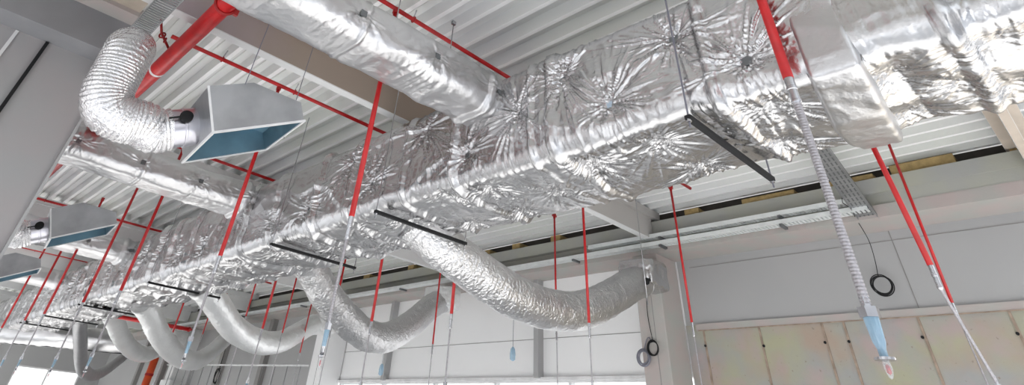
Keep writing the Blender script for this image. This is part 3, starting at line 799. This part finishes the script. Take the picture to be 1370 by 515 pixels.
def drop(x, y, zr, zh, label, tx=0, ty=0, ztop=1.8, r=None, hose=None, dx=0, dy=0, near=0, tee=True, fit=False):
    if r is None: r = .0155 if y < .41 else .0118 if x < 1.5 else .0115 if x < 3.1 else .0095 if x < 3.6 else .0088
    if hose is None: hose = {.0155: .0105, .0118: .0062, .0115: .0055}.get(r, .0042)
    t = thing('sprinkler_drop', label, 'sprinkler', (x+dx, y+dy, zh), 'red sprinkler drops with steel hoses')
    MB().tube([(x, y, zr), (x+tx, y+ty, ztop)], r, 24 if near else 12).build('drop_pipe', M['red'], t, smooth=True)
    if tee: MB().lathe([(r*1.35, 0), (r*1.35, .035)], (x+tx, y+ty, ztop-.03), 14).build('tee_socket', M['redfit'], t, smooth=False)
    q = .012
    cp = MB().lathe([(r*.92, 0), (r*.92, -.03), (r*1.02, -.032), (r*1.02, -.040), (r*.85, -.042), (r*.85, -.075), (r*.95, -.077), (r*.95, -.083), (hose, -.09)][::-1], (x, y, zr), 20).build('coupling', M['steel'], t, smooth=False)
    # braided hose
    z1, z0 = zr-.085, zh+.125
    n = int((z1-z0)/.0042) if near else 24
    path = []; rr = []
    for k in range(n+1):
        u = k/n; path.append((x+dx*u, y+dy*u, z1+(z0-z1)*u)); rr.append(hose*(1+(.13 if near and k % 2 else 0)))
    MB().tube(path, rr, 20 if near else 10).build('braided_hose', M['braid'], t, smooth=not near)
    c = (x+dx, y+dy, zh); g = 1.0 if y < .41 else .58
    def sc(pr): return [(a*g, b) for a, b in pr]
    MB().lathe(sc([(.012, .145), (.012, .118), (.0230, .118), (.0230, .096), (.010, .096)][::-1]), c, 6 if near else 10).build('hex_fitting', M['steel'], t)
    MB().lathe(sc([(.009, .018), (.009, .034), (.0135, .048), (.0165, .096)]), c, 20).build('protective_cap', M['blue_cap'], t, smooth=False)
    MB().tube([(c[0], c[1], zh+.02), (c[0], c[1], zh+.1)], .0075, 10).build('nipple', M['steel'], t, smooth=True)
    MB().lathe(sc([(.008, .012), (.0215, .013), (.0215, .018), (.009, .019)]), c, 24).build('escutcheon', M['steel'], t, smooth=False)
    hd = MB().lathe(sc([(.001, -.022), (.005, -.018), (.0085, -.004), (.0085, .004), (.007, .012)]), c, 16).build('head_guard', M['clear_cap'], t, smooth=True)
    MB().lathe(sc([(.001, -.014), (.0045, -.010), (.0045, .002), (.001, .006)]), c, 10).build('glass_bulb', M['red'], hd, smooth=True)
    if fit:
        MB().box(x-.03, x+.03, y-.007, y+.007, ztop-.012, ztop+.004).ring((x, y, ztop), (1, 0, 0), .016, .006, 14, 6).build('end_bracket', M['redfit'], t)
    return t
D_ = [
 dict(x=1.683, y=.403, zr=.952, zh=.205, near=1, label='large nearest sprinkler drop with ribbed hose crossing the right part of the main duct'),
 dict(x=1.236, y=2.055, zr=.70, zh=.20, near=1, label='sprinkler drop in front of the middle of the main duct'),
 dict(x=1.248, y=3.36, zr=.72, zh=.22, label='sprinkler drop passing right of the nearest hood, in front of the duct'),
 dict(x=1.25, y=5.02, zr=.70, zh=.20, label='sprinkler drop below the second foil branch duct ending beside the dark U duct'),
 dict(x=1.249, y=5.968, zr=.70, zh=.21, label='sprinkler drop under the second hood, ending over the bright end window'),
 dict(x=1.237, y=7.216, zr=.70, zh=.24, label='left sprinkler drop at far end, first right of the third hood'),
 dict(x=1.242, y=8.063, zr=.70, zh=.26, label='left sprinkler drop at far end, second right of the third hood'),
 dict(x=1.25, y=9.3, zr=.70, zh=.2, label='left sprinkler drop at the picture edge below the third hood'),
 dict(x=2.972, y=.435, zr=.70, zh=.2, dx=.12, dy=-.03, tx=-.06, ty=.045, near=1, label='thicker left one of the two red drops at the right'),
 dict(x=4.27, y=.6, zr=.81, zh=.2, tx=.02, ty=-.03, fit=True, ztop=1.82, label='thinner right one of the two red drops at the right'),
 dict(x=3.475, y=2.496, zr=.70, zh=.24, label='sprinkler drop left of the box column, crossing the nearest flexible duct'),
 dict(x=2.871, y=3.208, zr=.70, zh=.2, label='dark red drop just right of the second outlet box'),
 dict(x=2.821, y=4.07, zr=.70, zh=.2, label='red drop crossing the end of the white girder over the second flexible duct'),
 dict(x=2.64, y=5.5, zr=.70, zh=.2, label='red drop over the third flexible duct, in front of the white girder'),
 dict(x=4.28, y=2.17, zr=.812, zh=.2, fit=True, label='slanting red drop right of the box column'),
 dict(x=4.31, y=3.44, zr=.845, zh=.2, fit=True, label='thin red drop in the gap left of the brown girder end'),
 dict(x=4.3, y=5.05, zr=.795, zh=.2, label='red drop passing behind the second outlet box'),
 dict(x=3.265, y=5.366, zr=.80, zh=.2, label='red drop half hidden by the near sprinkler hose, left of the second flexible duct'),
 dict(x=3.5, y=6.767, zr=.86, zh=.2, label='dark red drop behind the third flexible duct'),
 dict(x=4.29, y=7.68, zr=.80, zh=.2, label='red drop left of the third outlet box'),
 dict(x=3.19, y=7.155, zr=1.0, zh=.22, label='short red drop left of the third flexible duct bend'),
 dict(x=3.03, y=8.865, zr=.9, zh=.22, label='red drop between the fourth flexible duct and the near hose'),
 dict(x=3.65, y=9.45, zr=1.0, zh=.22, label='small red drop over the fourth outlet box'),
]
for d in D_: drop(**d)
# red fire line across the far duct and orange riser
t = thing('cross_main', 'thick red pipe crossing under the main duct behind the fifth flexible duct', 'pipe', (2.9, 9.2, 1.0))
MB().tube([(2.25, 9.22, 1.0), (3.35, 9.19, 1.0)], .024, 14).build('pipe', M['red'], t, smooth=True)
MB().lathe([(.03, 0), (.03, .02), (.012, .05), (.006, .06)], (3.33, 9.19, 1.0), 14, np.array([[0, 0, 1], [0, 1, 0], [-1, 0, 0.]])).build('end_cap', M['redfit'], t)
t = thing('riser_pipe', 'orange red riser on the far wall below the fifth flexible duct', 'pipe', (4.9, 14.8, -1.6))
MB().tube([(4.9, 14.8, -1.6), (4.9, 14.8, 1.02)], .075, 20).build('pipe', M['orange'], t, smooth=True)
MB().lathe([(.085, 0), (.085, .04)], (4.9, 14.8, .7), 20).build('coupling', M['redfit'], t)
t = thing('switch_box', 'small white box on the far wall right of the orange riser', 'box', (5.1, 13.2, .3))
MB().box(4.84, 4.9, 13.35, 13.85, .28, .62).build('case', M['frame_w'], t, bevel=.01)

# rail with rods
t = thing('ceiling_rail', 'white red rail with thin rods in front of the far grey wall', 'rail', (4.7, 10, .75))
MB().tube([(4.7, 8.1, .722), (4.7, 13.4, .84)], .012, 8).build('top_rail', M['frame_w'], t, smooth=True)
for k in range(14):
    y = 8.3+k*.37
    MB().tube([(4.7, y, -.4), (4.7, y, .722+(y-8.1)*.0223)], .007, 6).build('baluster', M['steel'], t, smooth=True)

# ------------------------------------------------------------------ cable trays
def ladder(x0, x1, y0, y1, z, label, rung, hgt=.02, name='cable_tray'):
    t = thing(name, label, 'cable tray', ((x0+x1)/2, (y0+y1)/2, z))
    MB().box(x0, x0+.005, y0, y1, z, z+hgt).build('side_rail', M['galv'], t)
    MB().box(x1-.005, x1, y0, y1, z, z+hgt).build('side_rail', M['galv'], t)
    r = MB(); y = y0+.01
    while y < y1-.01: r.box(x0+.005, x1-.005, y, y+rung*.45, z, z+.004); y += rung
    r.build('rungs', M['galv'], t)
    return t
ladder(.243, .338, .6, 7, 1.50, 'ladder cable tray at top left beside the fat red pipe', .022)
def chan(x0, x1, y0, y1, z, label, perf):
    t = thing('cable_tray', label, 'cable tray', ((x0+x1)/2, (y0+y1)/2, z))
    m = MB().box(x0, x0+.004, y0, y1, z, z+.034).box(x1-.004, x1, y0, y1, z, z+.034)
    m.build('side_rails', M['tray'], t)
    r = MB(); y = y0
    while y < y1:
        st = perf if y < 4.5 else .2
        r.box(x0+.004, x1-.004, y, min(y+st*(.6 if st < .1 else .99), y1), z, z+.003); y += st
    r.build('perforated_base', M['tray'], t)
    for yy in (1.55, 2.62, 3.6, 4.9, 6.4, 8.9, 11):
        if y0 < yy < y1: MB().box(x0-.01, 4.965, yy-.012, yy+.012, z-.02, z-.001).build('bracket', M['tape'], t)
    return t
M['tray'] = simple('bright_zinc_tray', (.82, .85, .84), .45, .2, .05, 10)
chan(4.80, 4.885, .93, 16, 1.535, 'long perforated cable tray along the right wall beam', .03)
chan(4.81, 4.885, .95, 3.42, 1.605, 'short upper cable tray above the long one, ending past the column', .03)
# angled riser tray from deck to wall tray
t = thing('angled_tray', 'galvanised perforated tray slanting from the deck down to the wall tray', 'cable tray', (4.5, .97, 1.5))
a0, a1 = np.array([4.02, 0, 1.868]), np.array([4.93, 0, 1.515]); d = a1-a0; Ln = np.linalg.norm(d); d /= Ln; nn = np.array([d[2], 0, -d[0]])
def slab(u0, u1, y0, y1, h0, h1, mb):
    P = []
    for u in (u0, u1):
        for y in (y0, y1):
            for h in (h0, h1): q = a0+d*u+nn*h; P.append((q[0], y, q[2]))
    mb.add(P, [(0,1,3,2), (4,6,7,5), (0,4,5,1), (2,3,7,6), (0,2,6,4), (1,5,7,3)])
pl = MB(); slab(0, Ln, .905, 1.035, 0, .004, pl)
for q in range(4):
    for k in range(20): slab(.02+k*.048, .052+k*.048, .925+q*.028, .935+q*.028, .004, .0055, pl)
o = pl.build('base_plate', M['galv'], t); o.data.materials.append(M['tape'])
for f in o.data.polygons[6:]: f.material_index = 1
pl = MB(); slab(0, Ln, .905, .909, -.005, .022, pl); slab(0, Ln, 1.031, 1.035, -.005, .022, pl); pl.build('side_rails', M['galv'], t)

# ------------------------------------------------------------------ cables, coils, tags
def coil(c, R, label, mat, up, axis=(1, 0, 0), n=5, r=.006):
    t = thing('cable_coil', label, 'cable', (c[0], c[1], c[2]-R))
    m = MB()
    for k in range(n):
        a = random.Random(k*7+int(c[1]*100)); m.ring((c[0]-.006*k, c[1]+a.uniform(-.008, .008), c[2]+a.uniform(-.010, .010)), (1, a.uniform(-.15, .15), a.uniform(-.15, .15)), R*a.uniform(.84, 1.12), r, 32, 6)
    m.build('loops', mat, t, smooth=True)
    MB().tube(catmull(up, .03), r*.7, 6).build('lead', mat, t, smooth=True)
coil((5.19, 1.097, 1.128), .062, 'black cable coil hanging on the grey right wall panel', M['black'],
     [(5.18, 1.10, 1.19), (5.17, 1.08, 1.30), (5.1, 1.06, 1.42), (4.9, 1.05, 1.53), (4.80, 1.03, 1.56), (4.78, 1.07, 1.60), (4.79, 1.05, 1.66), (4.82, .99, 1.70)], r=.0036, n=6)
coil((4.885, 2.86, .765), .052, 'black cable coil on the box column', M['black'], [(4.885, 2.86, .82), (4.887, 2.88, 1.0), (4.887, 2.87, 1.16)], r=.0045, n=3)
coil((4.88, 2.955, .70), .056, 'grey violet cable coil low on the box column', M['grey_tube'], [(4.885, 2.95, .75), (4.885, 2.92, .82), (4.886, 2.89, .84), (4.885, 2.875, .80)], r=.006, n=3)
coil((4.88, 11.38, .66), .10, 'thin cable loop hanging by the far rail', M['black'], [(4.885, 11.38, .76), (4.89, 11.4, 1.0), (4.89, 11.4, 1.4)], r=.009, n=2)
coil((.14, 3.62, .47), .05, 'dark cable bundle tied at the left wall corner', M['black'], [(.20, 3.62, .50), (.10, 3.625, .52), (-.1, 3.63, .50), (-.4, 3.63, .47)], r=.006, n=4)
t = thing('grey_hose', 'dark grey curved hose against the left wall corner', 'hose', (.1, 3.58, .1))
MB().tube(catmull([(.27, 3.60, .52), (.25, 3.58, .42), (.16, 3.57, .30), (.02, 3.57, .2), (-.2, 3.57, .12)], .02), .018, 12).build('tube', M['grey_tube'], t, smooth=True)
def tagthing(x, y, z, lb):
    t = thing('hanging_sprinkler_cap', lb, 'sprinkler cap', (x, y, z))
    MB().tube([(x, y, z+.10), (x, y, z+.32)], .0022, 6).build('wire', M['grey_tube'], t)
    MB().lathe([(.008, 0), (.022, .01), (.024, .05), (.018, .085), (.006, .10)], (x, y, z), 16).build('cap', M['blue_cap'], t, smooth=True)
    MB().tube([(x, y, z+.01), (x, y, z+.09)], .007, 8).build('stem', M['steel'], t, smooth=True)
tagthing(4.0, 3.661, .58, 'pale blue capped sprinkler hanging below the nearest flexible duct')
tagthing(4.0, 5.458, .50, 'pale blue capped sprinkler hanging below the second flexible duct')

# ------------------------------------------------------------------ light
wld = bpy.data.worlds.new('daylight'); scene.world = wld; wld.use_nodes = True
nt = wld.node_tree; bg = nt.nodes['Background']
tc = N(nt, 'ShaderNodeTexCoord'); sp = N(nt, 'ShaderNodeSeparateXYZ'); nt.links.new(tc.outputs['Generated'], sp.inputs[0])
r = N(nt, 'ShaderNodeValToRGB'); cr = r.color_ramp
cr.elements[0].position = 0; cr.elements[0].color = (.55, .55, .55, 1); cr.elements[1].position = 1; cr.elements[1].color = (.55, .68, .9, 1)
e = cr.elements.new(.5); e.color = (1, 1, 1, 1); e = cr.elements.new(.7); e.color = (.85, .92, 1, 1)
mr = N(nt, 'ShaderNodeMapRange'); mr.inputs['From Min'].default_value = -1; mr.inputs['From Max'].default_value = 1
nt.links.new(sp.outputs['Z'], mr.inputs['Value']); nt.links.new(mr.outputs[0], r.inputs['Fac']); nt.links.new(r.outputs['Color'], bg.inputs['Color'])
bg.inputs['Strength'].default_value = 1.5
sun = bpy.data.lights.new('sun', 'SUN'); sun.energy = 11; sun.angle = math.radians(3); sun.color = (1, .99, .97)
so = bpy.data.objects.new('sun', sun); COL.objects.link(so)
dirv = Vector((1.0, .40, -.62)).normalized(); so.rotation_euler = dirv.to_track_quat('-Z', 'Y').to_euler(); so.location = (-12, -6, 14)

# ------------------------------------------------------------------ camera
cam = bpy.data.cameras.new('camera'); co = bpy.data.objects.new('camera', cam); COL.objects.link(co)
Dv = np.array([-0.7053581, 0.41948441, 0.57140421]); Cv = np.array([0.70538997, 0.49494138, 0.50740322]); Zv = np.array([0.06996385, -0.76096377, 0.64501101])
MM = np.array([Cv, Dv, Zv])
R = Matrix(((MM[0, 0], -MM[0, 1], -MM[0, 2]), (MM[1, 0], -MM[1, 1], -MM[1, 2]), (MM[2, 0], -MM[2, 1], -MM[2, 2])))
co.matrix_world = Matrix.Translation((0, 0, EYE)) @ R.to_4x4()
cam.sensor_width = 36; cam.lens = 36*725.894/1370; cam.shift_x = (685-640.60)/1370; cam.shift_y = (-13.454-257.5)/1370
cam.clip_start = .05; cam.clip_end = 300
scene.camera = co
scene.view_settings.view_transform = 'Standard'; scene.view_settings.look = 'None'
scene.view_settings.gamma = 1; scene.view_settings.exposure = .32; scene.view_settings.use_curve_mapping = False
